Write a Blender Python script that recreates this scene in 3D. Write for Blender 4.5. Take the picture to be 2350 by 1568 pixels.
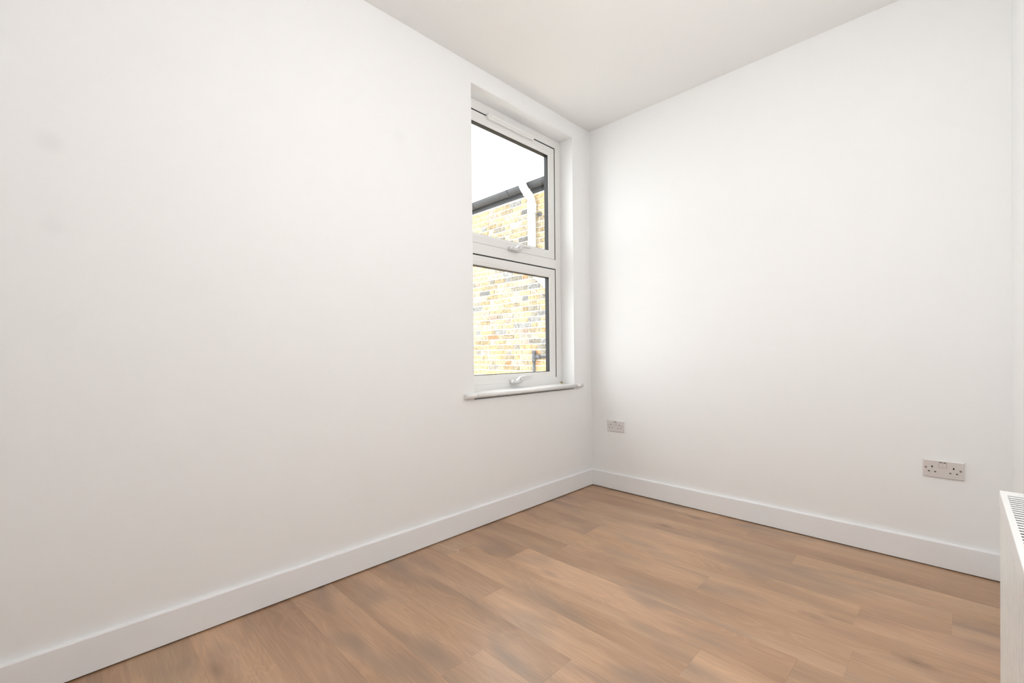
import bpy, bmesh, math, random
from mathutils import Vector, Matrix

# ------------------------------------------------------------------ clear
for o in list(bpy.data.objects):
    bpy.data.objects.remove(o, do_unlink=True)
scene = bpy.context.scene
COL = scene.collection

# ------------------------------------------------------------------ camera
W, H = 2.2611, 2.8248            # room width and height (m); corner of left and back wall is the origin
cam_d = bpy.data.cameras.new('camera')
cam = bpy.data.objects.new('camera', cam_d)
COL.objects.link(cam)
scene.camera = cam
YAW, PITCH, ROLL = 0.7818, -0.0083, -0.0105
fw = Vector((-math.sin(YAW) * math.cos(PITCH), math.cos(YAW) * math.cos(PITCH), math.sin(PITCH)))
r0 = Vector((math.cos(YAW), math.sin(YAW), 0.0))
u0 = r0.cross(fw)
rt = math.cos(ROLL) * r0 + math.sin(ROLL) * u0
up = -math.sin(ROLL) * r0 + math.cos(ROLL) * u0
cam.matrix_world = Matrix(((rt.x, up.x, -fw.x, 2.0848), (rt.y, up.y, -fw.y, -3.0019),
                           (rt.z, up.z, -fw.z, 1.0693), (0, 0, 0, 1)))
cam_d.sensor_fit = 'HORIZONTAL'
cam_d.sensor_width = 36.0
cam_d.lens = 1026.9 / 2350.0 * 36.0
cam_d.shift_y = 33.14 / 2350.0
cam_d.clip_start = 0.02
cam_d.clip_end = 200

# ------------------------------------------------------------------ sky, daylight, exposure
world = bpy.data.worlds.new('overcast_sky')
scene.world = world
world.use_nodes = True
bg = world.node_tree.nodes['Background']
bg.inputs['Color'].default_value = (0.97, 0.985, 1.0, 1)
bg.inputs['Strength'].default_value = 4.9

def portal(name, loc, rot, sx, sy):
    d = bpy.data.lights.new(name, 'AREA')
    d.shape = 'RECTANGLE'
    d.size, d.size_y = sx, sy
    d.cycles.is_portal = True
    o = bpy.data.objects.new(name, d)
    o.location = loc
    o.rotation_euler = rot
    COL.objects.link(o)
    return o
portal('daylight_portal', (-0.215, -0.73, 1.76), (0, math.radians(-90), 0), 1.9, 1.02)

vs = scene.view_settings
vs.view_transform = 'Standard'
vs.look = 'None'
vs.gamma = 1.0
vs.use_curve_mapping = False
vs.exposure = 0.06
FILL_LAMP = 55.0                      # radiance of the added, unseen fill lamp

# ------------------------------------------------------------------ materials
def new_mat(name):
    m = bpy.data.materials.new(name)
    m.use_nodes = True
    nt = m.node_tree
    return m, nt, nt.nodes['Principled BSDF']

def N(nt, t, **kw):
    n = nt.nodes.new(t)
    for k, v in kw.items():
        setattr(n, k, v)
    return n

def add_bump(nt, b, scale, strength, dist=0.001, detail=3.0):
    tc = N(nt, 'ShaderNodeTexCoord')
    no = N(nt, 'ShaderNodeTexNoise')
    no.inputs['Scale'].default_value = scale
    no.inputs['Detail'].default_value = detail
    bp = N(nt, 'ShaderNodeBump')
    bp.inputs['Strength'].default_value = strength
    bp.inputs['Distance'].default_value = dist
    nt.links.new(tc.outputs['Object'], no.inputs['Vector'])
    nt.links.new(no.outputs['Fac'], bp.inputs['Height'])
    nt.links.new(bp.outputs['Normal'], b.inputs['Normal'])
    return tc

def simple(name, col, rough=0.5, metal=0.0, bump=None, vary=0.0, spec=0.5):
    m, nt, b = new_mat(name)
    b.inputs['Base Color'].default_value = (*col, 1)
    b.inputs['Roughness'].default_value = rough
    b.inputs['Metallic'].default_value = metal
    b.inputs['Specular IOR Level'].default_value = spec
    if bump:
        add_bump(nt, b, *bump)
    if vary:
        tc = N(nt, 'ShaderNodeTexCoord')
        no = N(nt, 'ShaderNodeTexNoise')
        no.inputs['Scale'].default_value = 9.0
        no.inputs['Detail'].default_value = 4.0
        mr = N(nt, 'ShaderNodeMapRange')
        mr.inputs['To Min'].default_value = 1.0 - vary
        mr.inputs['To Max'].default_value = 1.0 + vary
        mx = N(nt, 'ShaderNodeMix', data_type='RGBA', blend_type='MULTIPLY')
        mx.inputs['Factor'].default_value = 1.0
        mx.inputs['A'].default_value = (*col, 1)
        nt.links.new(tc.outputs['Object'], no.inputs['Vector'])
        nt.links.new(no.outputs['Fac'], mr.inputs['Value'])
        nt.links.new(mr.outputs['Result'], mx.inputs['B'])
        nt.links.new(mx.outputs['Result'], b.inputs['Base Color'])
    return m

M = {}
M['wall'] = simple('white_matt_wall_paint', (0.932, 0.935, 0.932), 0.75, 0, (260.0, 0.10, 0.0006), 0.006, 0.3)
M['ceiling'] = simple('white_matt_ceiling_paint', (0.90, 0.895, 0.88), 0.85, 0, (240.0, 0.08, 0.0006), 0.005, 0.2)
M['skirting'] = simple('satin_white_skirting_paint', (0.925, 0.93, 0.945), 0.40, 0, (90.0, 0.03, 0.0004), 0.01)
M['upvc'] = simple('white_upvc', (0.86, 0.855, 0.84), 0.28, 0, None, 0.004)
M['upvc_exterior'] = simple('white_plastic_pipe', (0.50, 0.505, 0.50), 0.32, 0, None, 0.02)
M['rubber'] = simple('black_rubber', (0.006, 0.006, 0.0065), 0.75, 0, None, 0.1)
M['spacer'] = simple('black_glazing_spacer', (0.010, 0.010, 0.011), 0.55, 0, (120.0, 0.1, 0.0005), 0.25)
M['handle'] = simple('white_lacquered_metal', (0.74, 0.735, 0.725), 0.3, 0.0, None, 0.01)
M['chrome'] = simple('chrome', (0.82, 0.82, 0.82), 0.15, 1.0, None, 0.02)
M['dark_hole'] = simple('black_plastic', (0.01, 0.009, 0.009), 0.5, 0, None, 0.1)
M['slot'] = simple('dark_grey_plastic', (0.055, 0.048, 0.045), 0.5, 0, None, 0.1)
M['radiator'] = simple('white_enamel', (0.93, 0.93, 0.92), 0.3, 0, None, 0.004)
M['radiator_inside'] = simple('shade_dark_convector_fins', (0.035, 0.034, 0.031), 0.55, 0.0, None, 0.15)  # near-black colour stands in for the shade inside the radiator
M['gutter'] = simple('dark_grey_gutter', (0.030, 0.031, 0.034), 0.45, 0, (200.0, 0.2, 0.001), 0.35)
M['waste'] = simple('grey_waste_pipe', (0.085, 0.088, 0.094), 0.4, 0, None, 0.1)
M['mortar'] = simple('pale_lime_mortar', (0.74, 0.71, 0.64), 0.95, 0, (160.0, 0.6, 0.004), 0.10, 0.1)
M['ground'] = simple('pale_concrete', (0.52, 0.50, 0.47), 0.9, 0, (40.0, 0.4, 0.004), 0.12, 0.2)
M['thread'] = simple('white_thread_fibre', (0.85, 0.84, 0.80), 0.8, 0, None, 0.02)
M['foam'] = simple('yellow_sealant_foam', (0.50, 0.42, 0.22), 0.9, 0, (300.0, 0.8, 0.002), 0.3)
M['door'] = simple('white_satin_door_paint', (0.84, 0.83, 0.82), 0.4, 0, None, 0.005)
M['subfloor'] = simple('dark_underlay', (0.06, 0.045, 0.035), 0.9, 0, None, 0.1)

# window wall paint: same paint with two dabs of filler that dried slightly greyer
def wall_left_mat():
    m = M['wall'].copy()
    m.name = 'white_matt_wall_paint_with_filler_dabs'
    nt = m.node_tree
    b = nt.nodes['Principled BSDF']
    src = b.inputs['Base Color'].links[0].from_socket
    geo = N(nt, 'ShaderNodeNewGeometry')
    cur = src
    for p, r, k in (((0, -3.018, 1.769), 0.05, 0.955), ((0, -3.015, 1.498), 0.045, 0.97), ((0, -1.73, 2.22), 0.05, 0.975)):
        ds = N(nt, 'ShaderNodeVectorMath', operation='DISTANCE')
        ds.inputs[1].default_value = p
        nt.links.new(geo.outputs['Position'], ds.inputs[0])
        mr = N(nt, 'ShaderNodeMapRange', interpolation_type='SMOOTHSTEP')
        mr.inputs['From Min'].default_value = r * 0.2
        mr.inputs['From Max'].default_value = r
        mr.inputs['To Min'].default_value = k
        mr.inputs['To Max'].default_value = 1.0
        nt.links.new(ds.outputs['Value'], mr.inputs['Value'])
        mx = N(nt, 'ShaderNodeMix', data_type='RGBA', blend_type='MULTIPLY')
        mx.inputs['Factor'].default_value = 1.0
        nt.links.new(cur, mx.inputs['A'])
        nt.links.new(mr.outputs['Result'], mx.inputs['B'])
        cur = mx.outputs['Result']
    nt.links.new(cur, b.inputs['Base Color'])
    return m
M['wall_left'] = wall_left_mat()

def glass_mat():
    m = bpy.data.materials.new('clear_window_glass')
    m.use_nodes = True
    nt = m.node_tree
    nt.nodes.clear()
    out = N(nt, 'ShaderNodeOutputMaterial')
    tr = N(nt, 'ShaderNodeBsdfTransparent')
    tr.inputs['Color'].default_value = (0.96, 0.97, 0.965, 1)
    gl = N(nt, 'ShaderNodeBsdfGlossy')
    gl.inputs['Roughness'].default_value = 0.02
    lw = N(nt, 'ShaderNodeLayerWeight')
    lw.inputs['Blend'].default_value = 0.5
    pw = N(nt, 'ShaderNodeMath', operation='POWER')
    pw.inputs[1].default_value = 5.0
    nt.links.new(lw.outputs['Facing'], pw.inputs[0])
    fr = N(nt, 'ShaderNodeMath', operation='MULTIPLY_ADD')
    fr.inputs[1].default_value = 0.90
    fr.inputs[2].default_value = 0.035
    nt.links.new(pw.outputs['Value'], fr.inputs[0])
    mx = N(nt, 'ShaderNodeMixShader')
    nt.links.new(fr.outputs['Value'], mx.inputs['Fac'])
    nt.links.new(tr.outputs['BSDF'], mx.inputs[1])
    nt.links.new(gl.outputs['BSDF'], mx.inputs[2])
    nt.links.new(mx.outputs['Shader'], out.inputs['Surface'])
    return m
M['glass'] = glass_mat()

def steel_mat():
    m, nt, b = new_mat('brushed_steel_plate')
    b.inputs['Metallic'].default_value = 0.35
    b.inputs['Roughness'].default_value = 0.42
    tc = N(nt, 'ShaderNodeTexCoord')
    mp = N(nt, 'ShaderNodeMapping')
    mp.inputs['Scale'].default_value = (8, 8, 900)
    no = N(nt, 'ShaderNodeTexNoise')
    no.inputs['Scale'].default_value = 1.0
    cr = N(nt, 'ShaderNodeValToRGB')
    cr.color_ramp.elements[0].color = (0.74, 0.71, 0.705, 1)
    cr.color_ramp.elements[1].color = (0.80, 0.77, 0.765, 1)
    nt.links.new(tc.outputs['Object'], mp.inputs['Vector'])
    nt.links.new(mp.outputs['Vector'], no.inputs['Vector'])
    nt.links.new(no.outputs['Fac'], cr.inputs['Fac'])
    nt.links.new(cr.outputs['Color'], b.inputs['Base Color'])
    return m
M['steel'] = steel_mat()

def wood_mat():
    """oak-look plank: grain runs along world x; every plank shifts the pattern by its own random"""
    m, nt, b = new_mat('oiled_oak_plank')
    L = nt.links.new
    geo = N(nt, 'ShaderNodeNewGeometry')
    oi = N(nt, 'ShaderNodeObjectInfo')
    off = N(nt, 'ShaderNodeVectorMath', operation='SCALE')
    off.inputs[0].default_value = (37.0, 53.0, 71.0)
    L(oi.outputs['Random'], off.inputs['Scale'])
    pos = N(nt, 'ShaderNodeVectorMath', operation='ADD')
    L(geo.outputs['Position'], pos.inputs[0])
    L(off.outputs['Vector'], pos.inputs[1])

    def mapped(sx, sy, sz=1.0):
        n = N(nt, 'ShaderNodeMapping')
        n.inputs['Scale'].default_value = (sx, sy, sz)
        L(pos.outputs['Vector'], n.inputs['Vector'])
        return n.outputs['Vector']

    def noise(vec, scale, detail=3.0, rough=0.5, dist=0.0):
        n = N(nt, 'ShaderNodeTexNoise')
        n.inputs['Scale'].default_value = scale
        n.inputs['Detail'].default_value = detail
        n.inputs['Roughness'].default_value = rough
        n.inputs['Distortion'].default_value = dist
        L(vec, n.inputs['Vector'])
        return n.outputs['Fac']

    def ramp(fac, stops):
        n = N(nt, 'ShaderNodeValToRGB')
        els = n.color_ramp.elements
        while len(els) < len(stops):
            els.new(0.5)
        for e, (p, c) in zip(els, stops):
            e.position = p
            e.color = (*c, 1) if isinstance(c, tuple) else (c, c, c, 1)
        L(fac, n.inputs['Fac'])
        return n.outputs['Color']

    def mult(a, bsock, fac=1.0):
        n = N(nt, 'ShaderNodeMix', data_type='RGBA', blend_type='MULTIPLY')
        n.inputs['Factor'].default_value = fac
        L(a, n.inputs['A'])
        L(bsock, n.inputs['B'])
        return n.outputs['Result']

    # broad tone along the board
    broad = noise(mapped(1.0, 5.0), 1.0, 1.8, 0.45, 0.3)
    base = ramp(broad, [(0.30, (0.390, 0.228, 0.130)), (0.50, (0.490, 0.298, 0.176)), (0.70, (0.585, 0.370, 0.226))])
    # cathedral figure: rings from a stretched, warped distance field
    warp = noise(mapped(1.3, 9.0), 1.0, 2.0, 0.5, 0.6)
    sc = N(nt, 'ShaderNodeMath', operation='MULTIPLY')
    sc.inputs[1].default_value = 26.0
    L(warp, sc.inputs[0])
    sn = N(nt, 'ShaderNodeMath', operation='SINE')
    s2 = N(nt, 'ShaderNodeMath', operation='MULTIPLY')
    s2.inputs[1].default_value = 6.2832 * 0.5
    L(sc.outputs['Value'], s2.inputs[0])
    L(s2.outputs['Value'], sn.inputs[0])
    fig = ramp(sn.outputs['Value'], [(0.0, 0.93), (0.55, 1.0), (1.0, 1.035)])
    c = mult(base, fig, 0.8)
    # fine pores
    fine = noise(mapped(7.0, 260.0), 1.0, 3.0, 0.6)
    c = mult(c, ramp(fine, [(0.30, 0.86), (0.52, 1.0), (0.75, 1.04)]), 0.9)
    mid = noise(mapped(2.6, 70.0), 1.0, 3.0, 0.6)
    c = mult(c, ramp(mid, [(0.30, 0.93), (0.55, 1.0), (0.75, 1.04)]), 0.8)
    # grey smoky streaks
    smoke = noise(mapped(2.4, 8.0), 1.0, 1.5, 0.45, 0.3)
    sm = N(nt, 'ShaderNodeMix', data_type='RGBA', blend_type='MIX')
    sfac = ramp(smoke, [(0.50, 0.0), (0.78, 0.85)])
    L(sfac, sm.inputs['Factor'])
    L(c, sm.inputs['A'])
    sm.inputs['B'].default_value = (0.275, 0.192, 0.135, 1)
    c = sm.outputs['Result']
    # knots
    vo = N(nt, 'ShaderNodeTexVoronoi')
    vo.inputs['Scale'].default_value = 1.0
    L(mapped(2.6, 6.5), vo.inputs['Vector'])
    kn = ramp(vo.outputs['Distance'], [(0.015, 0.34), (0.05, 0.72), (0.20, 1.0)])
    sel = N(nt, 'ShaderNodeSeparateColor')
    L(vo.outputs['Color'], sel.inputs['Color'])
    gt = N(nt, 'ShaderNodeMath', operation='GREATER_THAN')
    gt.inputs[1].default_value = 0.30
    L(sel.outputs['Red'], gt.inputs[0])
    km = N(nt, 'ShaderNodeMix', data_type='RGBA', blend_type='MULTIPLY')
    L(gt.outputs['Value'], km.inputs['Factor'])
    L(c, km.inputs['A'])
    L(kn, km.inputs['B'])
    c = km.outputs['Result']
    # board's own tint
    c = mult(c, oi.outputs['Color'])
    L(c, b.inputs['Base Color'])
    b.inputs['Specular IOR Level'].default_value = 0.85
    rr = N(nt, 'ShaderNodeMapRange')
    rr.inputs['To Min'].default_value = 0.28
    rr.inputs['To Max'].default_value = 0.40
    L(mid, rr.inputs['Value'])
    L(rr.outputs['Result'], b.inputs['Roughness'])
    bp = N(nt, 'ShaderNodeBump')
    bp.inputs['Strength'].default_value = 0.12
    bp.inputs['Distance'].default_value = 0.001
    L(fine, bp.inputs['Height'])
    L(bp.outputs['Normal'], b.inputs['Normal'])
    return m
M['wood'] = wood_mat()

def brick_mat():
    m, nt, b = new_mat('london_stock_brick')
    L = nt.links.new
    geo = N(nt, 'ShaderNodeNewGeometry')
    oi = N(nt, 'ShaderNodeObjectInfo')
    n1 = N(nt, 'ShaderNodeTexNoise')
    n1.inputs['Scale'].default_value = 38.0
    n1.inputs['Detail'].default_value = 5.0
    n1.inputs['Roughness'].default_value = 0.65
    L(geo.outputs['Position'], n1.inputs['Vector'])
    cr = N(nt, 'ShaderNodeValToRGB')
    e = cr.color_ramp.elements
    e[0].position, e[0].color = 0.34, (0.50, 0.49, 0.48, 1)
    e[1].position, e[1].color = 0.62, (1.16, 1.16, 1.15, 1)
    L(n1.outputs['Fac'], cr.inputs['Fac'])
    mx = N(nt, 'ShaderNodeMix', data_type='RGBA', blend_type='MULTIPLY')
    mx.inputs['Factor'].default_value = 1.0
    L(oi.outputs['Color'], mx.inputs['A'])
    L(cr.outputs['Color'], mx.inputs['B'])
    L(mx.outputs['Result'], b.inputs['Base Color'])
    b.inputs['Roughness'].default_value = 0.92
    b.inputs['Specular IOR Level'].default_value = 0.15
    bp = N(nt, 'ShaderNodeBump')
    bp.inputs['Strength'].default_value = 0.6
    bp.inputs['Distance'].default_value = 0.004
    L(n1.outputs['Fac'], bp.inputs['Height'])
    L(bp.outputs['Normal'], b.inputs['Normal'])
    return m
M['brick'] = brick_mat()

# ------------------------------------------------------------------ mesh helpers
def link(name, me, mat, parent=None):
    o = bpy.data.objects.new(name, me)
    COL.objects.link(o)
    if mat is not None and not me.materials:
        me.materials.append(M[mat] if isinstance(mat, str) else mat)
    if parent is not None:
        o.parent = parent
        o.matrix_parent_inverse = Matrix.Identity(4)
        o.location = -parent_world(parent)
    return o

def parent_world(p):
    v = Vector(p.location)
    while p.parent is not None:
        p = p.parent
        v = v + Vector(p.location)
    return v

def bm_box(bm, lo, hi, bevel=0.0, seg=2):
    x0, y0, z0 = lo
    x1, y1, z1 = hi
    vs_ = [bm.verts.new(p) for p in ((x0, y0, z0), (x1, y0, z0), (x1, y1, z0), (x0, y1, z0),
                                     (x0, y0, z1), (x1, y0, z1), (x1, y1, z1), (x0, y1, z1))]
    fs = [bm.faces.new([vs_[i] for i in f]) for f in ((3, 2, 1, 0), (4, 5, 6, 7), (0, 1, 5, 4),
                                                      (1, 2, 6, 5), (2, 3, 7, 6), (3, 0, 4, 7))]
    if bevel > 0:
        ed = list({e for f in fs for e in f.edges})
        bmesh.ops.bevel(bm, geom=ed, offset=bevel, segments=seg, profile=0.5, affect='EDGES', clamp_overlap=True)

def finish(bm, name, smooth=False):
    bmesh.ops.recalc_face_normals(bm, faces=bm.faces)
    me = bpy.data.meshes.new(name)
    bm.to_mesh(me)
    bm.free()
    if smooth:
        for p in me.polygons:
            p.use_smooth = True
    return me

def boxes(name, lst, mat, parent=None, bevel=0.0, seg=2):
    bm = bmesh.new()
    for lo, hi in lst:
        bm_box(bm, lo, hi, bevel, seg)
    return link(name, finish(bm, name), mat, parent)

def box(name, lo, hi, mat, parent=None, bevel=0.0, seg=2):
    return boxes(name, [(lo, hi)], mat, parent, bevel, seg)

def ring(name, y0, y1, z0, z1, prof, mat, parent=None, closed=True):
    """mitred rectangular ring in the y-z plane; prof = closed list of (inset, x)"""
    bm = bmesh.new()
    rows = []
    for ins, x in prof:
        rows.append([bm.verts.new(p) for p in ((x, y0 + ins, z0 + ins), (x, y1 - ins, z0 + ins),
                                               (x, y1 - ins, z1 - ins), (x, y0 + ins, z1 - ins))])
    n = len(rows)
    for i in range(n if closed else n - 1):
        a, b_ = rows[i], rows[(i + 1) % n]
        for k in range(4):
            bm.faces.new((a[k], a[(k + 1) % 4], b_[(k + 1) % 4], b_[k]))
    return link(name, finish(bm, name), mat, parent)

def prism(name, pts, axis, a0, a1, mat, parent=None, bevel=0.0, seg=2, smooth=False):
    """extrude a 2-D outline along an axis (0:x with (y,z); 1:y with (x,z); 2:z with (x,y))"""
    bm = bmesh.new()
    def P(p, a):
        return {0: (a, p[0], p[1]), 1: (p[0], a, p[1]), 2: (p[0], p[1], a)}[axis]
    A = [bm.verts.new(P(p, a0)) for p in pts]
    B = [bm.verts.new(P(p, a1)) for p in pts]
    n = len(pts)
    bm.faces.new(A)
    bm.faces.new(B)
    for i in range(n):
        bm.faces.new((A[i], A[(i + 1) % n], B[(i + 1) % n], B[i]))
    bmesh.ops.recalc_face_normals(bm, faces=bm.faces)
    if bevel:
        ed = [e for e in bm.edges if all(v in A for v in e.verts) or all(v in B for v in e.verts)]
        bmesh.ops.bevel(bm, geom=ed, offset=bevel, segments=seg, profile=0.5, affect='EDGES', clamp_overlap=True)
    return link(name, finish(bm, name, smooth), mat, parent)

def bm_tube(bm, pts, rad, seg=20, caps=True, smooth_n=0):
    pts = [Vector(p) for p in pts]
    rads = rad if isinstance(rad, (list, tuple)) else [rad] * len(pts)
    rings = []
    t0 = (pts[1] - pts[0]).normalized()
    nrm = t0.orthogonal().normalized()
    for i, p in enumerate(pts):
        if i == 0:
            t = (pts[1] - pts[0]).normalized()
        elif i == len(pts) - 1:
            t = (pts[-1] - pts[-2]).normalized()
        else:
            t = ((pts[i + 1] - p).normalized() + (p - pts[i - 1]).normalized()).normalized()
        nrm = (nrm - t * nrm.dot(t)).normalized()
        bi = t.cross(nrm)
        rings.append([bm.verts.new(p + rads[i] * (math.cos(2 * math.pi * k / seg) * nrm + math.sin(2 * math.pi * k / seg) * bi))
                      for k in range(seg)])
    for a, b_ in zip(rings[:-1], rings[1:]):
        for k in range(seg):
            f = bm.faces.new((a[k], a[(k + 1) % seg], b_[(k + 1) % seg], b_[k]))
            f.smooth = True
    if caps:
        bm.faces.new(rings[0])
        bm.faces.new(rings[-1])

def tube(name, pts, rad, mat, parent=None, seg=20):
    bm = bmesh.new()
    bm_tube(bm, pts, rad, seg)
    return link(name, finish(bm, name), mat, parent)

def bez(a, b_, c, n=8):
    a, b_, c = Vector(a), Vector(b_), Vector(c)
    return [(1 - t) ** 2 * a + 2 * t * (1 - t) * b_ + t * t * c for t in [i / n for i in range(n + 1)]]

def thing(name, label, cat, loc, group=None, kind=None):
    o = bpy.data.objects.new(name, None)
    o.empty_display_size = 0.1
    o.location = loc
    COL.objects.link(o)
    if label:
        o['label'] = label
    if cat:
        o['category'] = cat
    if group:
        o['group'] = group
    if kind:
        o['kind'] = kind
    return o

def struct(o, label=None, cat=None):
    o['kind'] = 'structure'
    if label:
        o['label'] = label
    if cat:
        o['category'] = cat
    return o

# ================================================================== STRUCTURE
YB = -4.25                       # wall behind the camera
T = 0.30                         # wall thickness
TL = 0.205                       # thickness of the window wall
OY0, OY1, OZ0, OZ1 = -1.2315, -0.2245, 0.7815, 2.7075     # window opening in the left wall

# left wall with opening, as one shell of four blocks
struct(boxes('wall_left', [((-TL, YB, -0.2), (0, OY0, H + 0.2)), ((-TL, OY1, -0.2), (0, T, H + 0.2)),
                           ((-TL, OY0, -0.2), (0, OY1, OZ0)), ((-TL, OY0, OZ1), (0, OY1, H + 0.2))], 'wall_left'),
       'smooth white painted wall holding the white framed window', 'wall')
struct(box('wall_back', (0, 0, -0.2), (W + T, T, H + 0.2), 'wall'),
       'smooth white painted wall with two steel double sockets', 'wall')
struct(box('wall_right', (W, YB, -0.2), (W + T, 0, H + 0.2), 'wall'),
       'white painted wall behind the radiator', 'wall')
# wall behind the camera with a doorway
DX0, DX1, DZ = 0.55, 1.35, 2.03
struct(boxes('wall_front', [((0, YB - 0.12, -0.2), (DX0, YB, H + 0.2)), ((DX1, YB - 0.12, -0.2), (W, YB, H + 0.2)),
                            ((DX0, YB - 0.12, DZ), (DX1, YB, H + 0.2))], 'wall'),
       'white painted wall with the room door, behind the viewer', 'wall')
struct(box('ceiling', (0, YB, H), (W, 0, H + 0.2), 'ceiling'), 'plain white painted flat ceiling', 'ceiling')

d1 = thing('door_1', 'white panelled room door, closed', 'door', (DX0, YB - 0.08, 0), kind='structure')
box('door_leaf', (DX0 + 0.004, YB - 0.08, 0.006), (DX1 - 0.004, YB - 0.04, DZ - 0.004), 'door', d1, 0.002, 1)
for zz0, zz1 in ((0.18, 0.85), (1.0, 1.88)):
    for xx0, xx1 in ((DX0 + 0.11, DX0 + 0.37), (DX0 + 0.43, DX0 + 0.69)):
        box('door_panel', (xx0, YB - 0.045, zz0), (xx1, YB - 0.034, zz1), 'door', d1, 0.006, 2)
tube('door_handle', [(DX0 + 0.07, YB - 0.04, 1.0), (DX0 + 0.07, YB + 0.012, 1.0), (DX0 + 0.08, YB + 0.018, 1.0), (DX0 + 0.19, YB + 0.018, 1.0)], 0.009, 'chrome', d1, 12)

# skirting boards, held 4 mm off the floor, top edge eased
def skirting(name, lo, hi, face, label):
    # face: 'x' board face looks to +x ; 'X' to -x ; 'y' to -y ; 'Y' to +y
    x0, y0, z0 = lo
    x1, y1, z1 = hi
    e = 0.005
    if face == 'x':
        pts = [(x0, z0), (x1, z0), (x1, z1 - e), (x1 - e * 0.3, z1 - e * 0.3), (x1 - e, z1), (x0, z1)]
        o = prism(name, pts, 1, y0, y1, 'skirting')
    elif face == 'X':
        pts = [(x1, z0), (x0, z0), (x0, z1 - e), (x0 + e * 0.3, z1 - e * 0.3), (x0 + e, z1), (x1, z1)]
        o = prism(name, pts, 1, y0, y1, 'skirting')
    elif face == 'y':
        pts = [(y1, z0), (y0, z0), (y0, z1 - e), (y0 + e * 0.3, z1 - e * 0.3), (y0 + e, z1), (y1, z1)]
        o = prism(name, pts, 0, x0, x1, 'skirting')
    else:
        pts = [(y0, z0), (y1, z0), (y1, z1 - e), (y1 - e * 0.3, z1 - e * 0.3), (y1 - e, z1), (y0, z1)]
        o = prism(name, pts, 0, x0, x1, 'skirting')
    return struct(o, label, 'skirting board')
ST, SH, SG = 0.018, 0.1278, 0.0065
skirting('baseboard_left', (0, YB, SG), (ST, 0, SH), 'x', 'white painted skirting board below the window wall')
skirting('baseboard_back', (ST, -ST, SG), (W - ST, 0, SH), 'y', 'white painted skirting board below the two sockets')
skirting('baseboard_right', (W - ST, YB, SG), (W, 0, SH), 'X', 'white painted skirting board behind the radiator')
boxes_f = [((ST, YB, SG), (DX0 - 0.07, YB + ST, SH)), ((DX1 + 0.07, YB, SG), (W - ST, YB + ST, SH))]
struct(boxes('baseboard_front', boxes_f, 'skirting', None, 0.003), 'white painted skirting board on the door wall', 'skirting board')
struct(boxes('trim_1', [((DX0 - 0.07, YB, 0), (DX0, YB + 0.02, DZ + 0.07)), ((DX1, YB, 0), (DX1 + 0.07, YB + 0.02, DZ + 0.07)),
                        ((DX0, YB, DZ), (DX1, YB + 0.02, DZ + 0.07))], 'door', None, 0.004),
       'white architrave around the room door', 'door trim')

# ------------------------------------------------------------------ floor: planks running along x
floor = box('floor', (0, YB, -0.2), (W, 0, -0.012), 'subfloor')
struct(floor, 'brown oak plank floor laid along the socket wall', 'floor')
PW, Y0, PL = 0.1815, -2.493, 1.264
row_joint = {13: 1.0, 12: 1.22, 11: 0.233, 10: 0.808, 9: 0.538, 8: 1.258, 7: 0.559, 6: 0.43, 5: 0.172, 4: 0.62,
             3: 1.135, 2: 0.873, 1: 1.30, 0: 1.24, -1: 0.95, -2: 0.4, -3: 1.2, -4: 0.75, -5: 0.3, -6: 1.05,
             -7: 0.6, -8: 1.4, -9: 0.2, -10: 0.9}
tint = {(13, 0): 1.05, (13, 1): 1.0, (12, 0): 0.93, (12, 1): 1.0, (11, 0): 0.92, (11, 1): 0.97, (11, 2): 1.0,
        (10, 0): 0.95, (10, 1): 1.09, (10, 2): 0.92, (9, 0): 0.86, (9, 1): 1.08, (9, 2): 1.12, (8, 0): 1.08, (8, 1): 1.04,
        (7, 0): 0.92, (7, 1): 1.02, (7, 2): 1.1, (6, 0): 0.95, (6, 1): 1.1, (5, 0): 0.84, (5, 1): 1.0, (5, 2): 1.13,
        (4, 0): 0.98, (4, 1): 1.09, (3, 0): 0.93, (3, 1): 1.02, (2, 0): 0.95, (2, 1): 1.05, (2, 2): 1.0,
        (1, 0): 0.96, (1, 1): 0.98, (0, 0): 0.90, (0, 1): 0.97, (-1, 0): 1.10, (-1, 1): 1.0}
rng = random.Random(7)
for k in range(-10, 14):
    ya, yb = Y0 + PW * k, Y0 + PW * (k + 1)
    ya, yb = max(ya, YB + 0.004), min(yb, -0.004)
    if yb - ya < 0.02:
        continue
    j = row_joint.get(k, 0.5)
    while j > 0.06:
        j -= PL
    cuts = []
    while j < W - 0.06:
        if j > 0.06:
            cuts.append(j)
        j += PL
    xs = [0.004] + cuts + [W - 0.004]
    for i in range(len(xs) - 1):
        g = 0.00003
        o = box('plank', (xs[i] + g, ya + g, -0.012), (xs[i + 1] - g, yb - g, 0.0), 'wood', floor, 0.0003, 1)
        t = tint.get((k, i), rng.uniform(0.92, 1.06))
        t = 1 + (t - 1) * (0.5 if k <= 3 else 0.85)
        o.color = (t, t * (1 + rng.uniform(-0.015, 0.015)), t * (1 + rng.uniform(-0.03, 0.02)), 1)

# ------------------------------------------------------------------ window
win = thing('window_1', 'white plastic window with two sashes, one above the other', 'window', (-0.12, (OY0 + OY1) / 2, OZ0), kind='structure')
FZ0 = 0.812
FY0, FY1, FZ1 = OY0 - 0.060, OY1 - 0.002, OZ1 - 0.002   # the near jamb is rebated behind the plaster
FX, FB = -0.12, -0.19                     # room face and outer face of the frame
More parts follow.
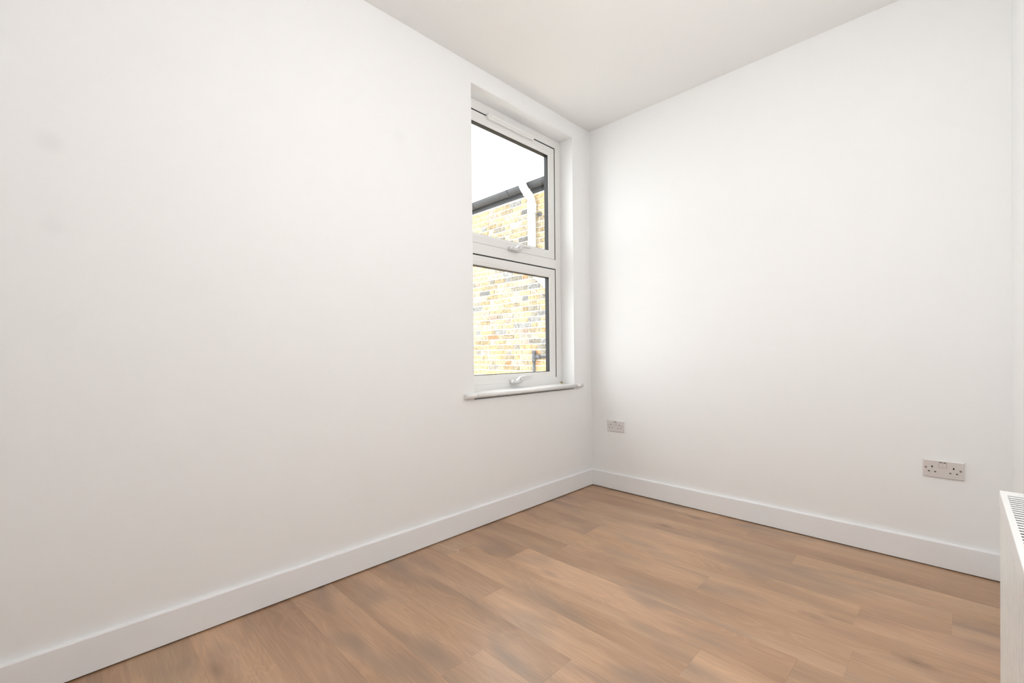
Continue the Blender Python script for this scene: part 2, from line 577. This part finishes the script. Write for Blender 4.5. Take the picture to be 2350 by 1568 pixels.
# outer frame ring with an eased inner edge, and the transom
fr = ring('frame', FY0, FY1, FZ0, FZ1, [(0, FB), (0, FX), (0.058, FX), (0.0612, FX - 0.0012), (0.062, FX - 0.004), (0.062, -0.158), (0.085, -0.158), (0.085, FB)],
          'upvc', win)
TZ0, TZ1 = 1.7105, 1.783                  # transom
prism('transom', [(FB, TZ0 - 0.022), (-0.158, TZ0 - 0.022), (-0.158, TZ0), (FX - 0.004, TZ0), (FX - 0.0012, TZ0 + 0.0008), (FX, TZ0 + 0.004),
                  (FX, TZ1 - 0.006), (FX - 0.002, TZ1 - 0.002), (FX - 0.006, TZ1), (-0.158, TZ1), (-0.158, TZ1 + 0.022), (FB, TZ1 + 0.022)],
      1, FY0 + 0.062, FY1 - 0.062, 'upvc', win)
# dark weather seals at the back of the sash gaps
GA0, GA1 = FY0 + 0.062, FY1 - 0.062
ring('seal', GA0, GA1, TZ1, FZ1 - 0.062, [(0.0002, -0.157), (0.0002, -0.1235), (0.018, -0.1235), (0.018, -0.157)], 'rubber', win)
ring('seal', GA0, GA1, FZ0 + 0.040, TZ0, [(0.0002, -0.157), (0.0002, -0.1235), (0.018, -0.1235), (0.018, -0.157)], 'rubber', win)

HX = -0.085
H_OUT = [(-0.824, 1.778), (-0.818, 1.789), (-0.806, 1.795), (-0.79, 1.792), (-0.783, 1.789), (-0.759, 1.802), (-0.746, 1.813),
         (-0.733, 1.818), (-0.709, 1.8205), (-0.672, 1.8215), (-0.634, 1.820), (-0.618, 1.8185), (-0.614, 1.815), (-0.623, 1.811), (-0.64, 1.810),
         (-0.672, 1.8095), (-0.702, 1.806), (-0.712, 1.799), (-0.726, 1.788), (-0.76, 1.775), (-0.77, 1.773), (-0.793, 1.775), (-0.821, 1.775)]

def sash(y0, y1, z0, z1, handle_dz, label):
    SX = -0.1185
    s = ring('sash', y0, y1, z0, z1,
             [(0, -0.165), (0, SX - 0.004), (0.0015, SX - 0.001), (0.005, SX), (0.038, SX), (0.046, SX - 0.0015), (0.061, SX - 0.006),
              (0.064, SX - 0.009), (0.064, -0.165)], 'upvc', win)
    s['label'] = label
    ring('glazing_spacer', y0 + 0.0645, y1 - 0.0645, z0 + 0.0645, z1 - 0.0645,
         [(-0.0003, -0.164), (-0.0003, SX - 0.0105), (0.0015, SX - 0.0105), (0.0025, -0.134), (0.0025, -0.164)], 'spacer', s)
    box('pane', (-0.1635, y0 + 0.0665, z0 + 0.0665), (-0.1595, y1 - 0.0665, z1 - 0.0665), 'glass', s)
    # espagnolette handle: base, swept lever, key barrel
    pts = [(y, z + handle_dz) for y, z in H_OUT]
    box('handle_base', (SX - 0.001, -0.812, 1.774 + handle_dz), (-0.094, -0.700, 1.800 + handle_dz), 'handle', s, 0.004, 2)
    prism('handle_lever', pts, 0, -0.0945, -0.074, 'handle', s, 0.003, 2)
    tube('key_barrel', [(-0.078, -0.750, 1.7945 + handle_dz), (-0.0715, -0.750, 1.7945 + handle_dz)], 0.0085, 'chrome', s, 16)
    box('keyhole', (-0.0722, -0.7515, 1.790 + handle_dz), (-0.0708, -0.7485, 1.799 + handle_dz), 'dark_hole', s)
    return s
SG_ = 0.0115
sash(GA0 + SG_, GA1 - SG_, TZ1 - 0.001, FZ1 - 0.062 - 0.009, 0.0, 'white upper sash with the handle raised off its lower rail')
sash(GA0 + SG_, GA1 - SG_, FZ0 + 0.0425, TZ0 - 0.0075, 1.0 * (0.872 - 1.790), 'white lower sash with the handle on its bottom rail')

# trickle vent: capsule shaped cover over the top gap
def capsule(y0, y1, zc, r, n=10):
    p = []
    for i in range(n + 1):
        a = -math.pi / 2 + math.pi * i / n
        p.append((y1 - r + r * math.cos(a), zc + r * math.sin(a)))
    for i in range(n + 1):
        a = math.pi / 2 + math.pi * i / n
        p.append((y0 + r + r * math.cos(a), zc + r * math.sin(a)))
    return p
tv = prism('trickle_vent', capsule(-1.004, -0.548, 2.633, 0.020), 0, -0.119, -0.096, 'upvc', win, 0.004, 2)
prism('vent_flap', capsule(-0.985, -0.567, 2.636, 0.0115), 0, -0.097, -0.0925, 'upvc', tv, 0.002, 2)

# window board with rounded nose and horns
nose = []
for i in range(9):
    a = -math.pi / 2 + math.pi * i / 8
    nose.append((0.022 + 0.0125 * math.cos(a), 0.8065 + 0.0135 * math.sin(a)))
sb = bmesh.new()
def sweep(bm, y0, y1, xb):
    pts = [(xb, 0.793)] + nose + [(xb, 0.820)]
    n = len(pts)
    r1 = [bm.verts.new((x, y0, z)) for x, z in pts]
    r2 = [bm.verts.new((x, y1, z)) for x, z in pts]
    bm.faces.new(r1)
    bm.faces.new(r2)
    for i in range(n):
        f = bm.faces.new((r1[i], r1[(i + 1) % n], r2[(i + 1) % n], r2[i]))
        f.smooth = 1 <= i < n - 2
sweep(sb, OY0 + 0.001, OY1 - 0.001, -0.125)
sweep(sb, -1.307, OY0 + 0.001, 0.0006)
sweep(sb, OY1 - 0.001, -0.152, 0.0006)
sill = link('window_board', finish(sb, 'window_board'), 'upvc', win)
for yy in (-1.307, -0.152):
    s_ = -1 if yy < -1 else 1
    pts = [(0.002, 0.7935), (0.020, 0.7935)] + [(0.020 + 0.0125 * math.cos(-math.pi / 2 + math.pi * i / 8), 0.8065 + 0.013 * math.sin(-math.pi / 2 + math.pi * i / 8)) for i in range(9)] + [(0.002, 0.8195)]
    prism('board_end_cap', pts, 1, yy, yy + s_ * 0.006, 'upvc', sill, 0.002, 2)
# blob of sealant foam in the corner
fb = bmesh.new()
rf = random.Random(3)
for i in range(7):
    mt = Matrix.Translation((-0.112 + rf.uniform(-0.006, 0.006), -0.236 + rf.uniform(-0.008, 0.006), 0.824 + rf.uniform(-0.003, 0.010)))
    bmesh.ops.create_icosphere(fb, subdivisions=1, radius=rf.uniform(0.003, 0.006), matrix=mt)
so = link('sealant_foam', finish(fb, 'sealant_foam'), 'foam', win)
so['label'] = 'yellowed scrap of sealant in the corner'

# ------------------------------------------------------------------ double sockets
def double_socket(cx, cz, label):
    t = thing('double_socket', label, 'wall socket', (cx, 0, cz), 'steel double sockets on the back wall')
    w, h, d = 0.146, 0.086, 0.0085
    def P(u, v):
        return cx + (u - 0.5) * w, cz + (0.5 - v) * h
    # plate with chamfered rim
    bm = bmesh.new()
    x0, x1, z0, z1 = cx - w / 2, cx + w / 2, cz - h / 2, cz + h / 2
    rows = []
    for ins, y in ((0, 0.0), (0, -d * 0.45), (0.0012, -d * 0.8), (0.004, -d)):
        rows.append([bm.verts.new(p) for p in ((x0 + ins, y, z0 + ins), (x1 - ins, y, z0 + ins), (x1 - ins, y, z1 - ins), (x0 + ins, y, z1 - ins))])
    for a, b_ in zip(rows[:-1], rows[1:]):
        for k in range(4):
            bm.faces.new((a[k], a[(k + 1) % 4], b_[(k + 1) % 4], b_[k]))
    bm.faces.new(rows[-1])
    bm.faces.new(rows[0])
    link('plate', finish(bm, 'plate'), 'steel', t)
    def slot(u, v, sw, sh, mat, name='slot'):
        x, z = P(u, v)
        box(name, (x - sw / 2, -d - 0.0004, z - sh / 2), (x + sw / 2, -d + 0.002, z + sh / 2), mat, t)
    for eu, lu, nu in ((0.230, 0.152, 0.306), (0.747, 0.669, 0.825)):
        slot(eu, 0.395, 0.0052, 0.0086, 'dark_hole', 'earth_slot')
        slot(lu, 0.665, 0.0070, 0.0048, 'slot', 'pin_slot')
        slot(nu, 0.670, 0.0070, 0.0048, 'slot', 'pin_slot')
    for u0_, u1_ in ((0.398, 0.4865), (0.489, 0.577)):
        xa, za = P(u0_, 0.085)
        xb, zb = P(u1_, 0.415)
        box('switch_gap', (xa - 0.0007, -d - 0.0002, zb - 0.0007), (xb + 0.0007, -d + 0.002, za + 0.0007), 'slot', t)
        r = prism('rocker_switch', [(-d + 0.001, zb), (-d - 0.0012, zb), (-d - 0.0028, za), (-d + 0.001, za)], 0, xa, xb, 'steel', t)
        xm = (xa + xb) / 2
        box('switch_mark', (xm - 0.0042, -d - 0.0031, za - 0.0050), (xm + 0.0042, -d - 0.0015, za - 0.0018), 'dark_hole', r)
    for u, v in ((0.077, 0.47), (0.910, 0.49)):
        x, z = P(u, v)
        tube('screw_recess', [(x, -d + 0.002, z), (x, -d - 0.0003, z)], 0.0042, 'slot', t, 14)
        s_ = tube('screw', [(x, -d + 0.002, z), (x, -d - 0.0008, z)], 0.0033, 'chrome', t, 14)
        box('screw_slot', (x - 0.0026, -d - 0.0011, z - 0.0006), (x + 0.0026, -d - 0.0007, z + 0.0006), 'dark_hole', s_)
    return t
double_socket(0.2227, 0.4921, 'brushed steel double socket nearest the corner below the window')
double_socket(2.0392, 0.4802, 'brushed steel double socket nearest the radiator')

# ------------------------------------------------------------------ radiator
RX0, RX1 = 2.166, 2.238                   # front face, back
RY0, RY1 = -2.44, -1.236                  # near end, far end
RZ0, RZ1 = 0.090, 0.686
rad = thing('radiator', 'white panel radiator with slotted top grille on the right wall', 'radiator', ((RX0 + RX1) / 2, (RY0 + RY1) / 2, RZ0))
# front panel with pressed vertical flutes (pitch 40 mm) between plain top and bottom bands
def fluted_panel(name, xf, sgn, mat):
    bm = bmesh.new()
    ya, yb = RY0 + 0.012, RY1 - 0.006
    zl = [RZ0 + 0.004, RZ0 + 0.006, RZ0 + 0.040, RZ0 + 0.052, RZ1 - 0.064, RZ1 - 0.052, RZ1 - 0.010]
    deep = [0, 0, 0, 1, 1, 0, 0]
    ys = [ya]
    dep = [0.0]
    y = yb - 0.034
    marks = []
    while y > ya + 0.03:
        marks.append(y)
        y -= 0.040
    for y in sorted(marks):
        for dy, dd in ((-0.0085, 0.0), (-0.0045, 0.0065), (0.0045, 0.0065), (0.0085, 0.0)):
            ys.append(y + dy)
            dep.append(dd)
    ys.append(yb)
    dep.append(0.0)
    grid = []
    for zi, z in enumerate(zl):
        grid.append([bm.verts.new((xf + sgn * d_ * deep[zi], y_, z)) for y_, d_ in zip(ys, dep)])
    for i in range(len(zl) - 1):
        for k in range(len(ys) - 1):
            bm.faces.new((grid[i][k], grid[i][k + 1], grid[i + 1][k + 1], grid[i + 1][k]))
    # give the sheet a back so that it is a solid panel
    bk = [bm.verts.new((xf + sgn * 0.011, y_, z_)) for y_, z_ in ((ya, zl[0]), (yb, zl[0]), (yb, zl[-1]), (ya, zl[-1]))]
    bm.faces.new(bk)
    bm.faces.new([g for g in grid[0]] + [bk[1], bk[0]])
    bm.faces.new([g for g in grid[-1]] + [bk[2], bk[3]])
    bm.faces.new([g[0] for g in grid] + [bk[3], bk[0]])
    bm.faces.new([g[-1] for g in grid] + [bk[2], bk[1]])
    return link(name, finish(bm, name), mat, rad)
fluted_panel('front_panel', RX0 + 0.0012, 1, 'radiator')
fluted_panel('back_panel', RX1 - 0.001, -1, 'radiator')
# convector fins between the panels
bm = bmesh.new()
y = RY0 + 0.05
zig = []
while y < RY1 - 0.04:
    zig.append(y)
    y += 0.0167
for i, y in enumerate(zig[:-1]):
    bm_box(bm, (RX0 + 0.013, y, RZ0 + 0.05), (RX1 - 0.013, y + 0.0012, RZ1 - 0.085))
fin = link('convector_fins', finish(bm, 'convector_fins'), 'radiator_inside', rad)
fin['kind'] = 'stuff'
# end panels
for ya, yb in ((RY1 - 0.0075, RY1 - 0.0035), (RY0 + 0.0035, RY0 + 0.0075)):
    box('end_panel', (RX0 + 0.002, ya, RZ0 + 0.012), (RX1 - 0.002, yb, RZ1 - 0.012), 'radiator', rad, 0.0015, 2)
# top grille: frame with flanges, and each cross bar
gx0, gx1 = RX0 + 0.0115, RX1 - 0.0115
bm = bmesh.new()
def rect(x0, x1, y0, y1, z):
    return [bm.verts.new(p) for p in ((x0, y0, z), (x1, y0, z), (x1, y1, z), (x0, y1, z))]
hole = (gx0, gx1, RY0 + 0.050, RY1 - 0.050)
loops = [rect(RX0, RX1, RY0, RY1, RZ1 - 0.042), rect(RX0, RX1, RY0, RY1, RZ1 - 0.0025), rect(RX0 + 0.0008, RX1 - 0.0008, RY0 + 0.0008, RY1 - 0.0008, RZ1 - 0.0008),
         rect(RX0 + 0.0025, RX1 - 0.0025, RY0 + 0.0025, RY1 - 0.0025, RZ1), rect(*hole, RZ1), rect(*hole, RZ1 - 0.003),
         rect(RX0 + 0.0012, RX1 - 0.0012, RY0 + 0.0012, RY1 - 0.0012, RZ1 - 0.003), rect(RX0 + 0.0012, RX1 - 0.0012, RY0 + 0.0012, RY1 - 0.0012, RZ1 - 0.042)]
for i in range(len(loops)):
    p_, q_ = loops[i], loops[(i + 1) % len(loops)]
    for k in range(4):
        # the long sides only carry a short lip, so the fluted panels stay uncovered
        bm.faces.new((p_[k], p_[(k + 1) % 4], q_[(k + 1) % 4], q_[k]))
for lp_ in (loops[0], loops[7]):
    for v in lp_:
        v.co.z = RZ1 - 0.042
gr = link('top_grille', finish(bm, 'top_grille'), 'radiator', rad)
SP = 0.0205
y = RY1 - 0.050
bar_me = None
while y - SP > RY0 + 0.050:
    yc = y - SP / 2 - 0.0028
    if bar_me is None:
        bm = bmesh.new()
        bm_box(bm, (gx0 - 0.001, -0.0053, RZ1 - 0.0026), (gx1 + 0.001, 0.0053, RZ1 - 0.0006), 0.0006, 1)
        bar_me = finish(bm, 'grille_bar')
        bar_me.materials.append(M['radiator'])
    o = link('grille_bar', bar_me, 'radiator', gr)
    o.location = o.location + Vector((0, yc, 0))
    y -= SP
# pipe tail, valve and wall brackets
for yy in (RY0 + 0.25, RY1 - 0.25):
    box('wall_bracket', (RX1 - 0.004, yy - 0.02, RZ0 + 0.06), (W - 0.0005, yy + 0.02, RZ1 - 0.06), 'radiator', rad, 0.002, 1)
tube('pipe_tail', [(RX0 + 0.036, RY0 - 0.03, 0.0), (RX0 + 0.036, RY0 - 0.03, RZ0 + 0.05)], 0.0075, 'chrome', rad, 14)
tube('valve', [(RX0 + 0.036, RY0 + 0.006, RZ0 + 0.05), (RX0 + 0.036, RY0 - 0.05, RZ0 + 0.05)], 0.012, 'chrome', rad, 14)
tube('valve_head', [(RX0 + 0.036, RY0 - 0.03, RZ0 + 0.055), (RX0 + 0.036, RY0 - 0.03, RZ0 + 0.115)], [0.016, 0.019], 'radiator', rad, 18)

# ------------------------------------------------------------------ fill lamp on the right wall, out of view, added to brighten the room
LX, LY, LZ, LR = 1.86, -2.1, 1.98, 0.125
lp = thing('added_fill_lamp', 'added globe fill lamp high on the right wall, out of view', 'added fill lamp', (LX, LY, LZ))
tube('fill_lamp_plate', [(W - 0.0005, LY, LZ - 0.16), (W - 0.018, LY, LZ - 0.16), (W - 0.024, LY, LZ - 0.16)], [0.055, 0.055, 0.045], 'upvc', lp, 28)
tube('fill_lamp_arm', [(W - 0.02, LY, LZ - 0.16)] + bez((W - 0.1, LY, LZ - 0.19), (LX, LY, LZ - 0.23), (LX, LY, LZ - LR - 0.02), 8), 0.009, 'upvc', lp, 14)
tube('fill_lamp_holder', [(LX, LY, LZ - LR - 0.03), (LX, LY, LZ - LR - 0.02), (LX, LY, LZ - LR + 0.012)], [0.020, 0.036, 0.042], 'upvc', lp, 24)
mo, nto, bo = new_mat('fill_lamp_glow')
bo.inputs['Base Color'].default_value = (0.9, 0.9, 0.88, 1)
bo.inputs['Emission Color'].default_value = (1.0, 0.99, 0.985, 1)
bo.inputs['Emission Strength'].default_value = FILL_LAMP
bm = bmesh.new()
bmesh.ops.create_icosphere(bm, subdivisions=3, radius=LR, matrix=Matrix.Translation((LX, LY, LZ)))
link('fill_lamp_globe', finish(bm, 'fill_lamp_globe', True), mo, lp)

# ------------------------------------------------------------------ scrap of thread on the floor
th = [(0.028, -1.526), (0.048, -1.522), (0.066, -1.523), (0.082, -1.527), (0.107, -1.520), (0.139, -1.518), (0.155, -1.508), (0.172, -1.506),
      (0.183, -1.509), (0.188, -1.515), (0.194, -1.525)]
o = tube('thread', [(x, y, 0.0009) for x, y in th], 0.0007, 'thread', None, 6)
o['label'] = 'thin curl of white thread lying on the floor beside the skirting'
o['category'] = 'thread'

# ================================================================== OUTSIDE
YN = 1.60                                  # face of the neighbouring brick wall
nb = thing('neighbouring_wall', 'yellow stock brick wall seen through the window', 'brick wall', (-2.6, YN + 0.12, -1.0))
NX0, NX1, NZ0, NZ1 = -5.6, -0.32, -1.0, 3.245
box('mortar', (NX0, YN + 0.004, NZ0), (NX1, YN + 0.22, NZ1), 'mortar', nb)
SL, HL, BH, J = 0.215, 0.1025, 0.0615, 0.0105
CH, PER = 0.0757, 0.215 + 0.1025 + 0.021
ZREF, XREF = 1.113, -2.998                 # top of a mortar bed; start of a stretcher in the course above it
def brick_mesh(L, seed):
    r = random.Random(seed)
    bm = bmesh.new()
    bm_box(bm, (0, -0.004, 0), (L, 0.02, BH), 0.004, 1)
    for v in bm.verts:
        v.co += Vector((r.uniform(-0.0022, 0.0022), r.uniform(-0.0020, 0.0015), r.uniform(-0.0018, 0.0018)))
    me = finish(bm, 'brick')
    me.materials.append(M['brick'])
    return me
S_ME = [brick_mesh(SL, 10 + i) for i in range(5)]
H_ME = [brick_mesh(HL, 30 + i) for i in range(4)]
rb = random.Random(21)
def brick_col():
    t = rb.random()
    v = rb.uniform(0.66, 1.22)
    if t < 0.50:
        c = (0.45, 0.355, 0.215)
    elif t < 0.68:
        c = (0.43, 0.355, 0.245)
    elif t < 0.80:
        c = (0.45, 0.335, 0.265)
    elif t < 0.90:
        c = (0.30, 0.275, 0.225)
    elif t < 0.96:
        c = (0.24, 0.235, 0.225)
    else:
        c = (0.50, 0.30, 0.165)
    return (c[0] * v, c[1] * v, c[2] * v, 1)
bricks = []
n0 = int((ZREF - NZ0) / CH)
for row in range(-n0, 40):
    zb = ZREF + row * CH
    if zb + BH > NZ1 + 0.002:
        break
    shift = XREF + (0 if row % 2 == 0 else PER / 2)
    k0 = math.floor((NX0 - shift) / PER)
    x = shift + k0 * PER
    while x < NX1 - 0.1:
        for L, ms in ((SL, S_ME), (HL, H_ME)):
            if x > NX0 and x + L < NX1:
                bricks.append((x, zb, L, ms))
            x += L + J
vis = [b_ for b_ in bricks if -3.55 < b_[0] < -1.72 and 0.74 < b_[1] < 3.25]
vis.sort(key=lambda b_: (b_[0] + 2.6) ** 2 + (b_[1] - 1.95) ** 2 * 0.5)
chosen = set(map(id, vis[:300]))
rest = bmesh.new()
for b_ in bricks:
    x, z, L, ms = b_
    col = brick_col()
    if id(b_) in chosen:
        o = link('brick', rb.choice(ms), 'brick', nb)
        o.location = o.location + Vector((x + rb.uniform(-0.002, 0.002), YN + rb.uniform(-0.003, 0.002), z + rb.uniform(-0.0015, 0.0015)))
        o.color = col
    else:
        bm_box(rest, (x, YN - 0.004, z), (x + L, YN + 0.02, z + BH))
ro = link('brickwork', finish(rest, 'brickwork'), 'brick', nb)
ro.color = (0.56, 0.41, 0.22, 1)
ro['kind'] = 'stuff'
box('fascia', (NX0, YN - 0.012, NZ1), (NX1, YN + 0.22, NZ1 + 0.16), 'gutter', nb, 0.003, 1)

# gutter: half round trough with brackets
gt = thing('gutter', 'dark grey gutter along the top of the brick wall', 'gutter', (-2.6, YN - 0.07, 3.30))
bm = bmesh.new()
gy, gz, gr_ = YN - 0.075, 3.365, 0.062
def gpts(r):
    return [(gy + r * math.cos(math.pi + math.pi * i / 14), gz + 1.25 * r * math.sin(math.pi + math.pi * i / 14)) for i in range(15)]
outl = gpts(gr_) + list(reversed(gpts(gr_ - 0.004)))
o = prism('trough', outl, 0, NX0, NX1, 'gutter', gt)
for xx in (-4.8, -4.0, -3.2, -2.45, -1.55, -0.8):
    p2 = gpts(gr_ + 0.005) + list(reversed(gpts(gr_ + 0.0005)))
    prism('gutter_bracket', p2, 0, xx, xx + 0.03, 'gutter', gt)

# soil pipe
SXC, SYC = -1.998, YN - 0.080
sp = thing('soil_pipe', 'white plastic soil pipe with swan neck passing the gutter', 'drain pipe', (SXC, SYC, 2.3))
tube('pipe', [(SXC, SYC, 2.315), (SXC, SYC, 2.99)], 0.055, 'upvc_exterior', sp, 28)
tube('collar', [(SXC, SYC, 2.945), (SXC, SYC, 2.950), (SXC, SYC, 3.085), (SXC, SYC, 3.090)], [0.060, 0.064, 0.064, 0.060], 'upvc_exterior', sp, 28)
tube('collar_ring', [(SXC, SYC, 3.058), (SXC, SYC, 3.062), (SXC, SYC, 3.078), (SXC, SYC, 3.082)], [0.064, 0.0675, 0.0675, 0.064], 'upvc_exterior', sp, 28)
TX, TY = SXC - 0.065, SYC - 0.128
bend = bez((SXC, SYC, 3.08), (SXC, SYC, 3.17), (SXC - 0.032, SYC - 0.062, 3.225), 6) + bez((SXC - 0.034, SYC - 0.066, 3.231), (TX, TY, 3.31), (TX, TY, 3.40), 6)
tube('offset_bend', bend, 0.055, 'upvc_exterior', sp, 28)
d0 = (Vector(bend[6]) - Vector(bend[5])).normalized()
c0 = Vector(bend[6])
tube('bend_ring', [c0 - d0 * 0.016, c0 - d0 * 0.012, c0 + d0 * 0.012, c0 + d0 * 0.016], [0.055, 0.061, 0.061, 0.055], 'upvc_exterior', sp, 28)
tube('vent_stack', [(TX, TY, 3.39), (TX, TY, 3.95)], 0.055, 'upvc_exterior', sp, 28)
tube('collar', [(TX, TY, 3.385), (TX, TY, 3.39), (TX, TY, 3.45), (TX, TY, 3.455)], [0.059, 0.063, 0.063, 0.059], 'upvc_exterior', sp, 28)
low = bez((SXC, SYC, 2.32), (SXC, SYC, 2.20), (-1.915, SYC, 2.113), 6) + [(-1.70, SYC, 1.913)] + bez((-1.40, SYC, 1.634), (-1.32, SYC, 1.56), (-1.30, YN - 0.009, 1.54), 6)
tube('lower_bend', low, 0.055, 'upvc_exterior', sp, 28)
c1 = Vector((-1.885, SYC, 2.085))
d1_ = Vector((0.215, 0, -0.2)).normalized()
tube('collar', [c1 - d1_ * 0.05, c1 - d1_ * 0.046, c1 + d1_ * 0.046, c1 + d1_ * 0.05], [0.056, 0.0615, 0.0615, 0.056], 'upvc_exterior', sp, 28)
box('pipe_clip', (SXC + 0.045, YN - 0.020, 2.915), (SXC + 0.112, YN - 0.004, 2.962), 'waste', sp, 0.004, 2)

# grey waste pipe with tee
wp = thing('waste_pipe', 'grey plastic waste pipe with a tee joint low on the brick wall', 'drain pipe', (-2.008, YN - 0.045, 0.9))
wx, wy = -2.012, YN - 0.050
tube('pipe', [(wx, wy, NZ0), (wx, wy, 0.985)], 0.0215, 'waste', wp, 18)
tube('tee', [(wx, wy, 0.935), (wx, wy, 0.94), (wx, wy, 1.045), (wx, wy, 1.05)], [0.025, 0.0285, 0.0285, 0.025], 'waste', wp, 18)
tube('cap', [(wx, wy, 1.045), (wx, wy, 1.05), (wx, wy, 1.082), (wx, wy, 1.09)], [0.022, 0.030, 0.030, 0.024], 'waste', wp, 18)
tube('branch', [(wx, wy, 1.003), (-1.30, wy, 1.008)] + bez((-1.24, wy, 1.008), (-1.20, wy, 1.008), (-1.20, YN - 0.009, 1.008), 5), 0.0205, 'waste', wp, 18)
tube('branch_collar', [(wx + 0.06, wy, 1.003), (wx + 0.065, wy, 1.003), (wx + 0.11, wy, 1.003), (wx + 0.115, wy, 1.003)], [0.024, 0.031, 0.031, 0.024], 'waste', wp, 18)

gy_ = box('ground', (-14, -10, -1.25), (-0.32, YN + 0.2, -1.0), 'ground')
struct(gy_, 'pale concrete yard outside, below the window', 'ground')
